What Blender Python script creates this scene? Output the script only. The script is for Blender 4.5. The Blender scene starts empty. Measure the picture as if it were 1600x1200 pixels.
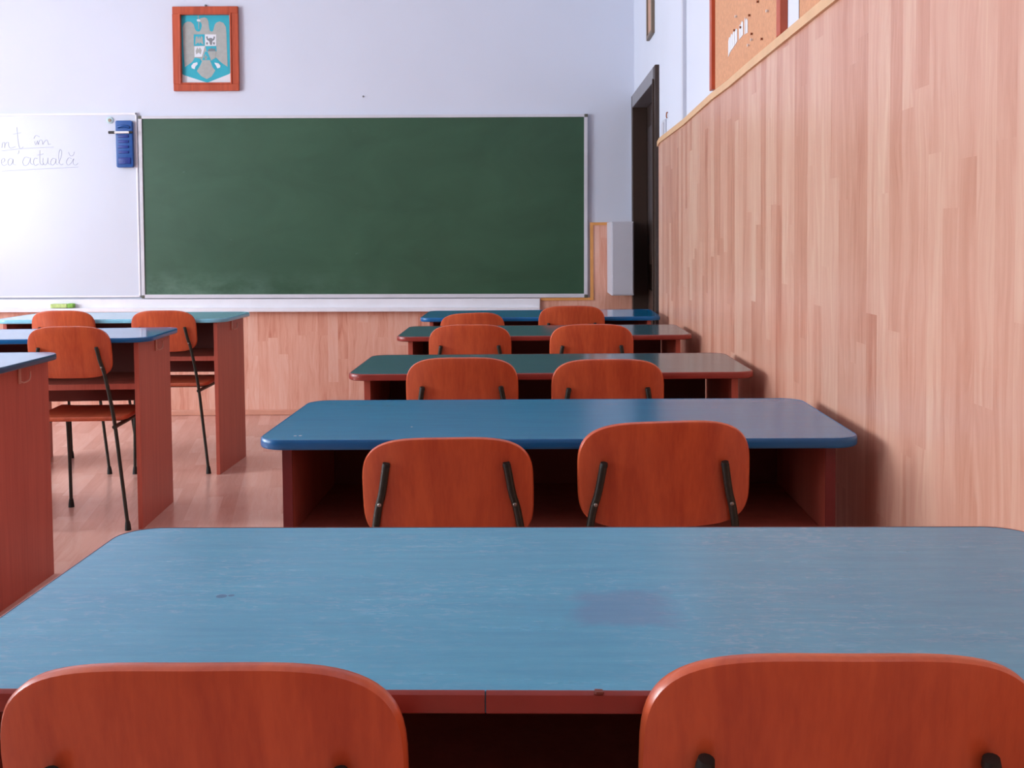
import bpy, bmesh, math, random
from mathutils import Vector, Matrix

random.seed(4)
SC = bpy.context.scene
COL = SC.collection

# ------------------------------------------------------------------ camera
CAM_Z = 1.1243
yaw, pitch, roll = 0.01509, 0.05031, 0.00871
fw = Vector((-math.sin(yaw) * math.cos(pitch), math.cos(yaw) * math.cos(pitch), -math.sin(pitch)))
rt = Vector((math.cos(yaw), math.sin(yaw), 0))
dn = fw.cross(rt)
r2 = math.cos(roll) * rt + math.sin(roll) * dn
d2 = -math.sin(roll) * rt + math.cos(roll) * dn
cam_data = bpy.data.cameras.new('camera')
cam = bpy.data.objects.new('camera', cam_data)
COL.objects.link(cam)
mw = Matrix.Identity(4)
for i in range(3):
    mw[i][0], mw[i][1], mw[i][2] = r2[i], -d2[i], -fw[i]
mw.translation = Vector((0, 0, CAM_Z))
cam.matrix_world = mw
cam_data.sensor_width = 36.0
cam_data.lens = 1697.5 * 36.0 / 1600.0
cam_data.shift_y = (455.78 - 600.0) / 1600.0
cam_data.clip_start = 0.02
SC.camera = cam

# ------------------------------------------------------------------ view, world, daylight
SC.view_settings.view_transform = 'Standard'
SC.view_settings.look = 'None'
SC.view_settings.gamma = 1.0
SC.view_settings.exposure = 0.16
SC.view_settings.use_curve_mapping = False

world = bpy.data.worlds.new('sky')
SC.world = world
world.use_nodes = True
bg = world.node_tree.nodes['Background']
bg.inputs['Color'].default_value = (0.75, 0.86, 1.0, 1)
bg.inputs['Strength'].default_value = 0.4

# room: x from LEFT_X to RIGHT_X, y from BACK_Y to FRONT_Y
LEFT_X, RIGHT_X, BACK_Y, FRONT_Y, CEIL = -5.8, 0.675, -3.6, 6.897, 3.2
WINDOWS = [(-1.9, -0.3), (0.4, 2.0), (2.6, 4.2), (4.7, 6.3)]      # y ranges of the four windows in the left wall
WIN_Z = (0.85, 2.75)
WIN_POWER = (3, 150, 275, 50)

for (y0, y1), pw in zip(WINDOWS, WIN_POWER):
    ld = bpy.data.lights.new('daylight', 'AREA')
    ld.shape = 'RECTANGLE'
    ld.size = WIN_Z[1] - WIN_Z[0]
    ld.size_y = y1 - y0
    ld.energy = pw
    ld.color = (0.86, 0.93, 1.0)
    lo = bpy.data.objects.new('daylight', ld)
    COL.objects.link(lo)
    lo.location = (LEFT_X - 0.32, (y0 + y1) / 2, (WIN_Z[0] + WIN_Z[1]) / 2)
    lo.rotation_euler = (0, -math.pi / 2, 0)


# ------------------------------------------------------------------ colour and material helpers
def lin(c):
    out = []
    for v in c:
        v /= 255.0
        out.append(v / 12.92 if v <= 0.04045 else ((v + 0.055) / 1.055) ** 2.4)
    return (*out, 1.0)


def new_mat(name):
    m = bpy.data.materials.new(name)
    m.use_nodes = True
    nt = m.node_tree
    return m, nt, nt.nodes['Principled BSDF']


def node(nt, kind, **kw):
    n = nt.nodes.new(kind)
    for k, v in kw.items():
        setattr(n, k, v)
    return n


def math_n(nt, op, a, b=None, c=None):
    n = nt.nodes.new('ShaderNodeMath')
    n.operation = op
    for i, v in enumerate((a, b, c)):
        if v is None:
            continue
        if hasattr(v, 'links'):
            nt.links.new(v, n.inputs[i])
        else:
            n.inputs[i].default_value = v
    return n.outputs[0]


def ramp(nt, fac, stops):
    n = nt.nodes.new('ShaderNodeValToRGB')
    el = n.color_ramp.elements
    while len(el) < len(stops):
        el.new(0.5)
    for e, (p, c) in zip(el, stops):
        e.position = p
        e.color = c
    nt.links.new(fac, n.inputs[0])
    return n.outputs[0]


def mix_col(nt, fac, a, b, mode='MIX'):
    n = nt.nodes.new('ShaderNodeMix')
    n.data_type = 'RGBA'
    n.blend_type = mode
    for idx, v in ((0, fac), (6, a), (7, b)):
        if hasattr(v, 'links'):
            nt.links.new(v, n.inputs[idx])
        else:
            n.inputs[idx].default_value = v
    return n.outputs[2]


def noise(nt, vec, scale=5.0, detail=3.0, rough=0.5, dist=0.0):
    n = nt.nodes.new('ShaderNodeTexNoise')
    n.inputs['Scale'].default_value = scale
    n.inputs['Detail'].default_value = detail
    n.inputs['Roughness'].default_value = rough
    n.inputs['Distortion'].default_value = dist
    if vec is not None:
        nt.links.new(vec, n.inputs['Vector'])
    return n.outputs[0]


def obj_coord(nt):
    return nt.nodes.new('ShaderNodeTexCoord').outputs['Object']


def mapped(nt, vec, scale=(1, 1, 1), rot=(0, 0, 0), loc=(0, 0, 0)):
    n = nt.nodes.new('ShaderNodeMapping')
    n.inputs['Scale'].default_value = scale
    n.inputs['Rotation'].default_value = rot
    n.inputs['Location'].default_value = loc
    nt.links.new(vec, n.inputs['Vector'])
    return n.outputs[0]


def plain(name, col, rough=0.5, metal=0.0, var=0.06, vscale=8.0, bump=0.0, bscale=200.0, spec=0.5):
    m, nt, b = new_mat(name)
    v = obj_coord(nt)
    f = noise(nt, v, vscale, 3)
    c = lin(col)
    lo = tuple(x * (1 - var) for x in c[:3]) + (1,)
    hi = tuple(min(1, x * (1 + var)) for x in c[:3]) + (1,)
    nt.links.new(ramp(nt, f, [(0.3, lo), (0.7, hi)]), b.inputs['Base Color'])
    b.inputs['Roughness'].default_value = rough
    b.inputs['Metallic'].default_value = metal
    b.inputs['Specular IOR Level'].default_value = spec
    if bump:
        bn = nt.nodes.new('ShaderNodeBump')
        bn.inputs['Strength'].default_value = bump
        bn.inputs['Distance'].default_value = 0.002
        nt.links.new(noise(nt, v, bscale, 2), bn.inputs['Height'])
        nt.links.new(bn.outputs[0], b.inputs['Normal'])
    return m


def cherry(name, c_dark, c_light, rough=0.35, axis='Z', seed=True):
    """printed cherry laminate: fine straight grain along one axis"""
    m, nt, b = new_mat(name)
    v = obj_coord(nt)
    if seed:
        inf = nt.nodes.new('ShaderNodeObjectInfo')
        off = nt.nodes.new('ShaderNodeCombineXYZ')
        nt.links.new(math_n(nt, 'MULTIPLY', inf.outputs['Random'], 7.0), off.inputs[0])
        nt.links.new(math_n(nt, 'MULTIPLY', inf.outputs['Random'], 3.0), off.inputs[2])
        add = nt.nodes.new('ShaderNodeVectorMath')
        nt.links.new(v, add.inputs[0])
        nt.links.new(off.outputs[0], add.inputs[1])
        v = add.outputs[0]
    s1 = {'Z': (26, 26, 1.6), 'X': (1.6, 26, 26), 'Y': (26, 1.6, 26)}[axis]
    s2 = {'Z': (160, 160, 5), 'X': (5, 160, 160), 'Y': (160, 5, 160)}[axis]
    f1 = noise(nt, mapped(nt, v, s1), 1.0, 4, 0.55, 0.6)
    f2 = noise(nt, mapped(nt, v, s2), 1.0, 3, 0.6)
    f = math_n(nt, 'ADD', math_n(nt, 'MULTIPLY', f1, 0.7), math_n(nt, 'MULTIPLY', f2, 0.3))
    nt.links.new(ramp(nt, f, [(0.36, lin(c_dark)), (0.62, lin(c_light))]), b.inputs['Base Color'])
    b.inputs['Roughness'].default_value = rough
    return m


def strip_wood(name, u_ax, v_ax, width, length, stops, rough, rot=0.0, grain_amt=0.5, joint=0.0, bump=0.06):
    """laminate flooring boards: staggered narrow strips with a tone of their own and grain along v"""
    m, nt, b = new_mat(name)
    v = obj_coord(nt)
    if rot:
        v = mapped(nt, v, rot=(0, 0, rot))
    sep = nt.nodes.new('ShaderNodeSeparateXYZ')
    nt.links.new(v, sep.inputs[0])
    u, w = sep.outputs[u_ax], sep.outputs[v_ax]
    row = math_n(nt, 'FLOOR', math_n(nt, 'DIVIDE', u, width))
    wn = node(nt, 'ShaderNodeTexWhiteNoise', noise_dimensions='1D')
    nt.links.new(row, wn.inputs['W'])
    vv = math_n(nt, 'ADD', math_n(nt, 'DIVIDE', w, length), math_n(nt, 'MULTIPLY', wn.outputs[0], 3.7))
    cell = math_n(nt, 'FLOOR', vv)
    cb = nt.nodes.new('ShaderNodeCombineXYZ')
    nt.links.new(row, cb.inputs[0])
    nt.links.new(cell, cb.inputs[1])
    wn2 = node(nt, 'ShaderNodeTexWhiteNoise', noise_dimensions='2D')
    nt.links.new(cb.outputs[0], wn2.inputs['Vector'])
    tone = wn2.outputs[0]
    sv = nt.nodes.new('ShaderNodeCombineXYZ')
    nt.links.new(math_n(nt, 'MULTIPLY', u, 14.0), sv.inputs[0])
    nt.links.new(math_n(nt, 'MULTIPLY', w, 5.0), sv.inputs[1])
    nt.links.new(math_n(nt, 'MULTIPLY', tone, 60.0), sv.inputs[2])
    u = math_n(nt, 'ADD', u, math_n(nt, 'MULTIPLY', math_n(nt, 'SUBTRACT', noise(nt, sv.outputs[0], 1.0, 2), 0.5), 0.05))
    gv = nt.nodes.new('ShaderNodeCombineXYZ')
    nt.links.new(math_n(nt, 'MULTIPLY', u, 26.0), gv.inputs[0])
    nt.links.new(math_n(nt, 'MULTIPLY', w, 2.2), gv.inputs[1])
    nt.links.new(math_n(nt, 'MULTIPLY', tone, 40.0), gv.inputs[2])
    g1 = noise(nt, gv.outputs[0], 1.0, 4, 0.6, 1.6)
    gv2 = nt.nodes.new('ShaderNodeCombineXYZ')
    nt.links.new(math_n(nt, 'MULTIPLY', u, 120.0), gv2.inputs[0])
    nt.links.new(math_n(nt, 'MULTIPLY', w, 3.0), gv2.inputs[1])
    nt.links.new(math_n(nt, 'MULTIPLY', tone, 90.0), gv2.inputs[2])
    g2 = noise(nt, gv2.outputs[0], 1.0, 2, 0.5)
    g = math_n(nt, 'ADD', math_n(nt, 'MULTIPLY', g1, 0.75), math_n(nt, 'MULTIPLY', g2, 0.25))
    f = math_n(nt, 'ADD', math_n(nt, 'MULTIPLY', tone, 1.0 - grain_amt), math_n(nt, 'MULTIPLY', g, grain_amt))
    colr = ramp(nt, f, stops)
    if joint:
        fu = math_n(nt, 'FRACT', math_n(nt, 'DIVIDE', u, width * 3))
        jm = math_n(nt, 'LESS_THAN', fu, joint)
        colr = mix_col(nt, math_n(nt, 'MULTIPLY', jm, 0.35), colr, lin((120, 70, 50)))
    nt.links.new(colr, b.inputs['Base Color'])
    b.inputs['Roughness'].default_value = rough
    if bump:
        bn = nt.nodes.new('ShaderNodeBump')
        bn.inputs['Strength'].default_value = bump
        bn.inputs['Distance'].default_value = 0.001
        nt.links.new(g, bn.inputs['Height'])
        nt.links.new(bn.outputs[0], b.inputs['Normal'])
    return m


def worn_top(name, col_a, col_b, scuff, rough, stains=(), spots=(), ior=1.5):
    """laminate desk top with fine cross grain, pale scuffs, and (for one desk) stains with their own outline"""
    m, nt, b = new_mat(name)
    v = obj_coord(nt)
    f = noise(nt, mapped(nt, v, (7, 70, 1)), 1.0, 5, 0.65)
    f2 = noise(nt, v, 3.0, 3)
    base = ramp(nt, math_n(nt, 'ADD', math_n(nt, 'MULTIPLY', f, 0.6), math_n(nt, 'MULTIPLY', f2, 0.4)),
                [(0.35, lin(col_a)), (0.65, lin(col_b))])
    if scuff:
        s = noise(nt, mapped(nt, v, (42, 120, 1)), 1.0, 6, 0.75, 1.0)
        k = noise(nt, mapped(nt, v, (4, 9, 1), loc=(3, 1, 0)), 1.0, 2)
        sm = math_n(nt, 'MULTIPLY', ramp(nt, s, [(0.5, (0, 0, 0, 1)), (0.75, (1, 1, 1, 1))]),
                    ramp(nt, k, [(0.4, (0.15, 0.15, 0.15, 1)), (0.65, (1, 1, 1, 1))]))
        base = mix_col(nt, math_n(nt, 'MULTIPLY', sm, scuff), base, lin((178, 208, 236)))
    sep = nt.nodes.new('ShaderNodeSeparateXYZ')
    nt.links.new(v, sep.inputs[0])
    wob = math_n(nt, 'MULTIPLY', math_n(nt, 'SUBTRACT', noise(nt, v, 25.0, 3), 0.5), 0.05)
    for (cx, cy, hx, hy, col, amt) in stains:
        dx = math_n(nt, 'SUBTRACT', math_n(nt, 'ABSOLUTE', math_n(nt, 'SUBTRACT', sep.outputs[0], cx)), hx)
        dy = math_n(nt, 'SUBTRACT', math_n(nt, 'ABSOLUTE', math_n(nt, 'SUBTRACT', sep.outputs[1], cy)), hy)
        d = math_n(nt, 'ADD', math_n(nt, 'MAXIMUM', dx, dy), wob)
        mask = nt.nodes.new('ShaderNodeMapRange')
        mask.inputs['From Min'].default_value = 0.012
        mask.inputs['From Max'].default_value = -0.012
        nt.links.new(d, mask.inputs['Value'])
        base = mix_col(nt, math_n(nt, 'MULTIPLY', mask.outputs[0], amt), base, lin(col))
    for (cx, cy, rad, col) in spots:
        dx = math_n(nt, 'SUBTRACT', sep.outputs[0], cx)
        dy = math_n(nt, 'SUBTRACT', sep.outputs[1], cy)
        d = math_n(nt, 'SQRT', math_n(nt, 'ADD', math_n(nt, 'MULTIPLY', dx, dx), math_n(nt, 'MULTIPLY', dy, dy)))
        mk = math_n(nt, 'LESS_THAN', math_n(nt, 'ADD', d, math_n(nt, 'MULTIPLY', wob, rad * 20)), rad)
        base = mix_col(nt, math_n(nt, 'MULTIPLY', mk, 0.7), base, lin(col))
    nt.links.new(base, b.inputs['Base Color'])
    b.inputs['IOR'].default_value = ior
    rr = nt.nodes.new('ShaderNodeMapRange')
    rr.inputs['To Min'].default_value = rough - 0.06
    rr.inputs['To Max'].default_value = rough + 0.08
    nt.links.new(f, rr.inputs['Value'])
    nt.links.new(rr.outputs[0], b.inputs['Roughness'])
    return m


M = {}
M['wall'] = plain('white_wall_paint', (218, 224, 238), 0.85, var=0.02, vscale=1.5, bump=0.12, bscale=120)
M['back'] = plain('fill_cutting_tan', (168, 140, 122), 0.85, var=0.02)  # mid tone picked so the unseen back wall bounces less fill light
M['ceiling'] = plain('ceiling_paint', (232, 232, 236), 0.9, var=0.02)
WAIN = [(0.24, lin((184, 118, 96))), (0.40, lin((205, 148, 124))), (0.54, lin((216, 164, 141))), (0.76, lin((229, 190, 165)))]
WAIN_F = [(0.24, lin((200, 122, 98))), (0.40, lin((221, 158, 134))), (0.54, lin((230, 174, 152))), (0.76, lin((238, 196, 178)))]
M['panel_side'] = strip_wood('pink_beech_boards_side', 1, 2, 0.064, 0.6, WAIN, 0.3, grain_amt=0.72)
M['panel_front'] = strip_wood('pink_beech_boards_front', 0, 2, 0.064, 0.6, WAIN_F, 0.36, grain_amt=0.78)
M['rail'] = plain('pale_beech_trim', (226, 184, 140), 0.45, var=0.05, vscale=14)
M['edge_trim'] = plain('honey_edge_trim', (226, 160, 92), 0.45, var=0.06, vscale=14)
M['base'] = plain('pink_beech_skirting', (214, 154, 130), 0.4, var=0.08, vscale=6)
M['floor'] = strip_wood('floor_boards', 0, 1, 0.064, 0.42,
                        [(0.25, lin((206, 154, 138))), (0.45, lin((218, 168, 152))), (0.62, lin((226, 180, 164))), (0.8, lin((232, 192, 178)))],
                        0.24, rot=-0.2, grain_amt=0.58)
M['cherry'] = cherry('cherry_chair_laminate', (190, 82, 52), (214, 102, 62), 0.27)
M['cherry_seat'] = cherry('cherry_seat_laminate', (186, 86, 58), (206, 102, 68), 0.36, axis='Y')
M['desk_wood'] = cherry('cherry_desk_laminate', (178, 84, 68), (194, 98, 80), 0.42)
M['modesty'] = plain('shade_darkened_brown', (122, 58, 48), 0.6, var=0.1)  # desk board colour darkened to carry under-desk shade; also colours the edge chip
M['tube'] = plain('dark_green_black_paint', (34, 40, 34), 0.35, var=0.1, vscale=30)
M['rubber'] = plain('black_rubber', (28, 32, 30), 0.6)
M['steel'] = plain('bright_steel', (150, 148, 142), 0.4, metal=1.0)
M['hook'] = plain('dull_hook_metal', (206, 150, 132), 0.4, metal=0.3)
M['blue_edge'] = plain('blue_edge_band', (6, 100, 162), 0.28, var=0.06)
M['teal_edge'] = plain('pale_blue_edge_band', (130, 200, 224), 0.28, var=0.06)
M['navy_edge'] = plain('dark_blue_edge_band', (50, 86, 118), 0.3, var=0.06)
M['red_edge'] = plain('red_brown_edge_band', (146, 56, 48), 0.3, var=0.1, vscale=20)
M['maroon'] = plain('maroon_edge_band', (112, 34, 38), 0.4, var=0.1, vscale=20)
M['top_blue'] = worn_top('blue_laminate', (4, 122, 176), (12, 132, 186), 0.0, 0.1, ior=2.1)
M['top_blue_speck'] = worn_top('blue_laminate_specks', (6, 124, 176), (12, 132, 184), 0.0, 0.2,
                               spots=[(-0.4975, 0.048, 0.003, (220, 235, 240)), (-0.488, 0.05, 0.003, (220, 235, 240)),
                                      (-0.286, 0.141, 0.002, (220, 235, 240))])
M['top_grey'] = worn_top('grey_blue_laminate', (58, 102, 118), (68, 114, 130), 0.1, 0.13,
                         spots=[(0.46, 0.2, 0.0035, (30, 34, 40)), (0.5, 0.1, 0.004, (30, 34, 40)), (0.12, 0.44, 0.004, (30, 34, 40)),
                                (0.16, 0.45, 0.004, (30, 34, 40))])
M['top_pale'] = worn_top('pale_blue_laminate', (140, 208, 230), (150, 214, 236), 0.0, 0.1, ior=2.1)
M['top_worn'] = worn_top('worn_grey_blue_laminate', (62, 152, 190), (80, 170, 204), 0.5, 0.24,
                         stains=[(0.044, 0.2, 0.042, 0.05, (96, 108, 156), 0.42)],
                         spots=[(-0.3614, 0.2333, 0.006, (40, 84, 130)), (-0.352, 0.236, 0.0035, (40, 84, 130))])
M['door'] = plain('dark_brown_door_paint', (52, 38, 32), 0.4, var=0.08)
M['head'] = plain('grey_head_casing', (132, 130, 134), 0.35, var=0.05)  # even grey, lighter than the brown door frame
M['door_frame'] = plain('brown_door_frame_paint', (58, 42, 34), 0.45, var=0.08)
M['cork'] = plain('cork', (212, 156, 120), 0.9, var=0.1, vscale=90, bump=0.3, bscale=300)
M['cork_frame'] = plain('red_orange_frame', (186, 84, 52), 0.4, var=0.08, vscale=20)
M['alu'] = plain('matt_white_aluminium', (214, 214, 222), 0.4, metal=0.0, var=0.04)
M['alu_dark'] = plain('dark_corner_cap', (92, 92, 82), 0.5)
M['whiteboard'] = plain('white_enamel', (214, 221, 234), 0.22, var=0.01, vscale=2)
M['white_paint'] = plain('white_gloss_paint', (238, 238, 244), 0.4, var=0.03)
M['ink'] = plain('faint_grey_ink', (176, 183, 206), 0.6)
M['box'] = plain('pale_grey_metal', (206, 206, 216), 0.5, var=0.02)
M['blue_plastic'] = plain('royal_blue_plastic', (26, 84, 158), 0.35, var=0.05)
M['blue_dark'] = plain('deep_blue_plastic', (12, 46, 136), 0.4)
M['black'] = plain('black_plastic', (44, 44, 42), 0.4)
M['white_plastic'] = plain('white_plastic', (240, 240, 240), 0.4)
M['magnet'] = plain('pale_teal_plastic', (186, 214, 216), 0.3)
M['magnet_core'] = plain('tan_core', (150, 138, 120), 0.5)
M['sponge'] = plain('lime_sponge', (196, 222, 142), 0.9, var=0.18, vscale=60)
M['sponge_end'] = plain('green_sponge', (136, 190, 84), 0.9, var=0.15, vscale=60)
M['paper'] = plain('white_paper', (228, 232, 238), 0.7, var=0.03)
M['turq'] = plain('turquoise_print', (44, 176, 196), 0.6, var=0.04)
M['eagle'] = plain('grey_print', (172, 176, 172), 0.6, var=0.06, vscale=40)
M['grey_dark'] = plain('dark_grey_print', (128, 132, 136), 0.6)
M['pic_frame'] = cherry('orange_frame_wood', (166, 62, 30), (198, 86, 50), 0.4, seed=False)
M['icon'] = plain('brown_print', (200, 160, 136), 0.6, var=0.1, vscale=20)
M['icon_frame'] = plain('grey_brown_frame', (120, 104, 88), 0.5)
M['brown'] = plain('brown_pin', (150, 82, 34), 0.4)
M['trunk'] = plain('pale_trunking', (206, 210, 222), 0.5, var=0.02)
M['win_frame'] = plain('white_window_frame', (232, 232, 234), 0.4, var=0.02)

gm, gnt, gb = new_mat('window_glass')
tr = gnt.nodes.new('ShaderNodeBsdfTransparent')
gl = gnt.nodes.new('ShaderNodeBsdfGlossy')
gl.inputs['Roughness'].default_value = 0.02
ms = gnt.nodes.new('ShaderNodeMixShader')
ms.inputs[0].default_value = 0.06
gnt.links.new(tr.outputs[0], ms.inputs[1])
gnt.links.new(gl.outputs[0], ms.inputs[2])
gnt.links.new(ms.outputs[0], gnt.nodes['Material Output'].inputs['Surface'])
M['glass'] = gm

# chalkboard: matt green with worn chalk haze near the bottom left and a few chalk flecks
cm, cnt, cb_ = new_mat('green_chalkboard')
cv = obj_coord(cnt)
cf = noise(cnt, mapped(cnt, cv, (1.2, 1, 2.2)), 1.6, 5, 0.6, 0.8)
cbase = ramp(cnt, cf, [(0.3, lin((42, 80, 58))), (0.7, lin((52, 92, 68)))])
cs = noise(cnt, mapped(cnt, cv, (9, 1, 16), loc=(2, 0, 5)), 1.0, 4, 0.7)
cbase = mix_col(cnt, math_n(cnt, 'MULTIPLY', ramp(cnt, cs, [(0.7, (0, 0, 0, 1)), (0.8, (1, 1, 1, 1))]), 0.35), cbase, lin((150, 180, 168)))
csep = cnt.nodes.new('ShaderNodeSeparateXYZ')
cnt.links.new(cv, csep.inputs[0])
dz_ = cnt.nodes.new('ShaderNodeMapRange')
dz_.inputs['From Min'].default_value = -0.38
dz_.inputs['From Max'].default_value = -0.58
cnt.links.new(csep.outputs[2], dz_.inputs['Value'])
dx_ = cnt.nodes.new('ShaderNodeMapRange')
dx_.inputs['From Min'].default_value = 0.4
dx_.inputs['From Max'].default_value = -1.3
cnt.links.new(csep.outputs[0], dx_.inputs['Value'])
dn_ = noise(cnt, mapped(cnt, cv, (5, 1, 9)), 1.0, 5, 0.65)
dust = math_n(cnt, 'MULTIPLY', math_n(cnt, 'MULTIPLY', dz_.outputs[0], dx_.outputs[0]), ramp(cnt, dn_, [(0.35, (0, 0, 0, 1)), (0.7, (1, 1, 1, 1))]))
cbase = mix_col(cnt, math_n(cnt, 'MULTIPLY', dust, 0.4), cbase, lin((150, 186, 170)))
cnt.links.new(cbase, cb_.inputs['Base Color'])
cb_.inputs['Roughness'].default_value = 0.42
M['chalkboard'] = cm


# ------------------------------------------------------------------ mesh helpers
def bx(bm, a, b, bevel=0.0):
    """axis box between two corners"""
    x0, y0, z0 = (min(a[i], b[i]) for i in range(3))
    x1, y1, z1 = (max(a[i], b[i]) for i in range(3))
    tmp = bmesh.new()
    vs = [tmp.verts.new(p) for p in ((x0, y0, z0), (x1, y0, z0), (x1, y1, z0), (x0, y1, z0),
                                     (x0, y0, z1), (x1, y0, z1), (x1, y1, z1), (x0, y1, z1))]
    for f in ((0, 3, 2, 1), (4, 5, 6, 7), (0, 1, 5, 4), (1, 2, 6, 5), (2, 3, 7, 6), (3, 0, 4, 7)):
        tmp.faces.new([vs[i] for i in f])
    if bevel:
        bmesh.ops.bevel(tmp, geom=list(tmp.edges), offset=bevel, segments=2, profile=0.6, affect='EDGES')
    join(bm, tmp)


def join(bm, tmp):
    me = bpy.data.meshes.new('tmp')
    tmp.to_mesh(me)
    tmp.free()
    bm.from_mesh(me)
    bpy.data.meshes.remove(me)


def prism(bm, pts, axis, a, b, bevel=0.0):
    """closed polygon (2D) extruded along axis 0/1/2 from a to b"""
    def p3(p, t):
        return {0: (t, p[0], p[1]), 1: (p[0], t, p[1]), 2: (p[0], p[1], t)}[axis]
    tmp = bmesh.new()
    v0 = [tmp.verts.new(p3(p, a)) for p in pts]
    v1 = [tmp.verts.new(p3(p, b)) for p in pts]
    n = len(pts)
    tmp.faces.new(v0)
    tmp.faces.new(list(reversed(v1)))
    for i in range(n):
        tmp.faces.new((v0[(i + 1) % n], v0[i], v1[i], v1[(i + 1) % n]))
    bmesh.ops.recalc_face_normals(tmp, faces=list(tmp.faces))
    if bevel:
        es = [e for e in tmp.edges if all(len(f.verts) != 4 or n == 4 for f in e.link_faces) or
              any(len(f.verts) == n for f in e.link_faces)]
        bmesh.ops.bevel(tmp, geom=es, offset=bevel, segments=2, profile=0.6, affect='EDGES')
    join(bm, tmp)


def smooth_path(pts, n=6):
    """Catmull-Rom through the points"""
    P = [Vector(p) for p in pts]
    P = [P[0] * 2 - P[1]] + P + [P[-1] * 2 - P[-2]]
    out = []
    for i in range(1, len(P) - 2):
        for k in range(n):
            t = k / n
            a, b, c, d = P[i - 1], P[i], P[i + 1], P[i + 2]
            out.append(0.5 * ((2 * b) + (-a + c) * t + (2 * a - 5 * b + 4 * c - d) * t * t + (-a + 3 * b - 3 * c + d) * t ** 3))
    out.append(P[-2])
    return out


def tube(bm, pts, rad, seg=12, radii=None):
    P = [Vector(p) for p in pts]
    rings = []
    up = None
    for i, p in enumerate(P):
        t = (P[min(i + 1, len(P) - 1)] - P[max(i - 1, 0)]).normalized()
        if up is None:
            up = Vector((1, 0, 0)) if abs(t.x) < 0.8 else Vector((0, 0, 1))
        s = t.cross(up).normalized()
        up = s.cross(t).normalized()
        r = radii[i] if radii else rad
        rings.append([bm.verts.new(p + (s * math.cos(2 * math.pi * k / seg) + up * math.sin(2 * math.pi * k / seg)) * r) for k in range(seg)])
    for a, b in zip(rings[:-1], rings[1:]):
        for k in range(seg):
            bm.faces.new((a[k], a[(k + 1) % seg], b[(k + 1) % seg], b[k]))
    bm.faces.new(list(reversed(rings[0])))
    bm.faces.new(rings[-1])


def disc(bm, c, rad, depth, axis=1, seg=20, dome=0.0):
    """short cylinder from c along -axis direction (towards the room for axis y) with a slightly domed face"""
    c = Vector(c)
    d = {0: Vector((-1, 0, 0)), 1: Vector((0, -1, 0)), 2: Vector((0, 0, 1))}[axis]
    tube(bm, [c, c + d * depth * 0.75, c + d * depth, c + d * (depth + dome + 1e-4)], rad, seg,
         [rad, rad, rad * 0.9, rad * (0.45 if dome else 0.88)])


def rrect(hx0, hx1, hy0, hy1, r, seg=8):
    """rounded rectangle outline, counter-clockwise; r may be 4 radii (bl, br, tr, tl)"""
    rs = r if isinstance(r, (tuple, list)) else (r,) * 4
    cs = [(hx0, hy0, 180, 1, 1), (hx1, hy0, 270, -1, 1), (hx1, hy1, 0, -1, -1), (hx0, hy1, 90, 1, -1)]
    out = []
    for (x, y, a0, sx, sy), q in zip(cs, rs):
        for k in range(seg + 1):
            a = math.radians(a0 + 90 * k / seg)
            out.append((x + sx * q + q * math.cos(a), y + sy * q + q * math.sin(a)))
    return out


def superplate(hw, h, n_bottom=4.2, n_top=3.6, seg=72):
    """soft rounded outline of the chair back, centred at 0, z from 0 down to -h"""
    out = []
    for k in range(seg):
        a = 2 * math.pi * k / seg
        c, s = math.cos(a), math.sin(a)
        n = n_top if s > 0 else n_bottom
        out.append((hw * math.copysign(abs(c) ** (2 / n), c), -h / 2 + h / 2 * math.copysign(abs(s) ** (2 / n), s)))
    return out


def obj(name, bm, mat, parent=None, smooth=False, loc=None, rot=None):
    bmesh.ops.remove_doubles(bm, verts=list(bm.verts), dist=1e-6)
    bmesh.ops.recalc_face_normals(bm, faces=list(bm.faces))
    me = bpy.data.meshes.new(name)
    bm.to_mesh(me)
    bm.free()
    for m in (mat if isinstance(mat, (list, tuple)) else [mat]):
        me.materials.append(m)
    if smooth:
        me.polygons.foreach_set('use_smooth', [True] * len(me.polygons))
        try:
            me.set_sharp_from_angle(angle=math.radians(38))
        except Exception:
            pass
    o = bpy.data.objects.new(name, me)
    COL.objects.link(o)
    if parent:
        o.parent = parent
    if loc:
        o.location = loc
    if rot:
        o.rotation_euler = rot
    return o


def tag(o, label, cat, group=None, kind=None):
    o['label'] = label
    o['category'] = cat
    if group:
        o['group'] = group
    if kind:
        o['kind'] = kind
    return o


def thing(name, label, cat, loc=(0, 0, 0), rotz=0.0, group=None):
    o = bpy.data.objects.new(name, None)
    COL.objects.link(o)
    o.location = loc
    o.rotation_euler = (0, 0, rotz)
    o.empty_display_size = 0.1
    return tag(o, label, cat, group)


def B():
    return bmesh.new()


def dup(root, loc, rotz, label):
    r = root.copy()
    COL.objects.link(r)
    r.location = loc
    r.rotation_euler = (0, 0, rotz)
    r['label'] = label
    for ch in list(root.children):
        c = ch.copy()
        COL.objects.link(c)
        c.parent = r
        for g in list(ch.children):
            d = g.copy()
            COL.objects.link(d)
            d.parent = c
    return r


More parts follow.
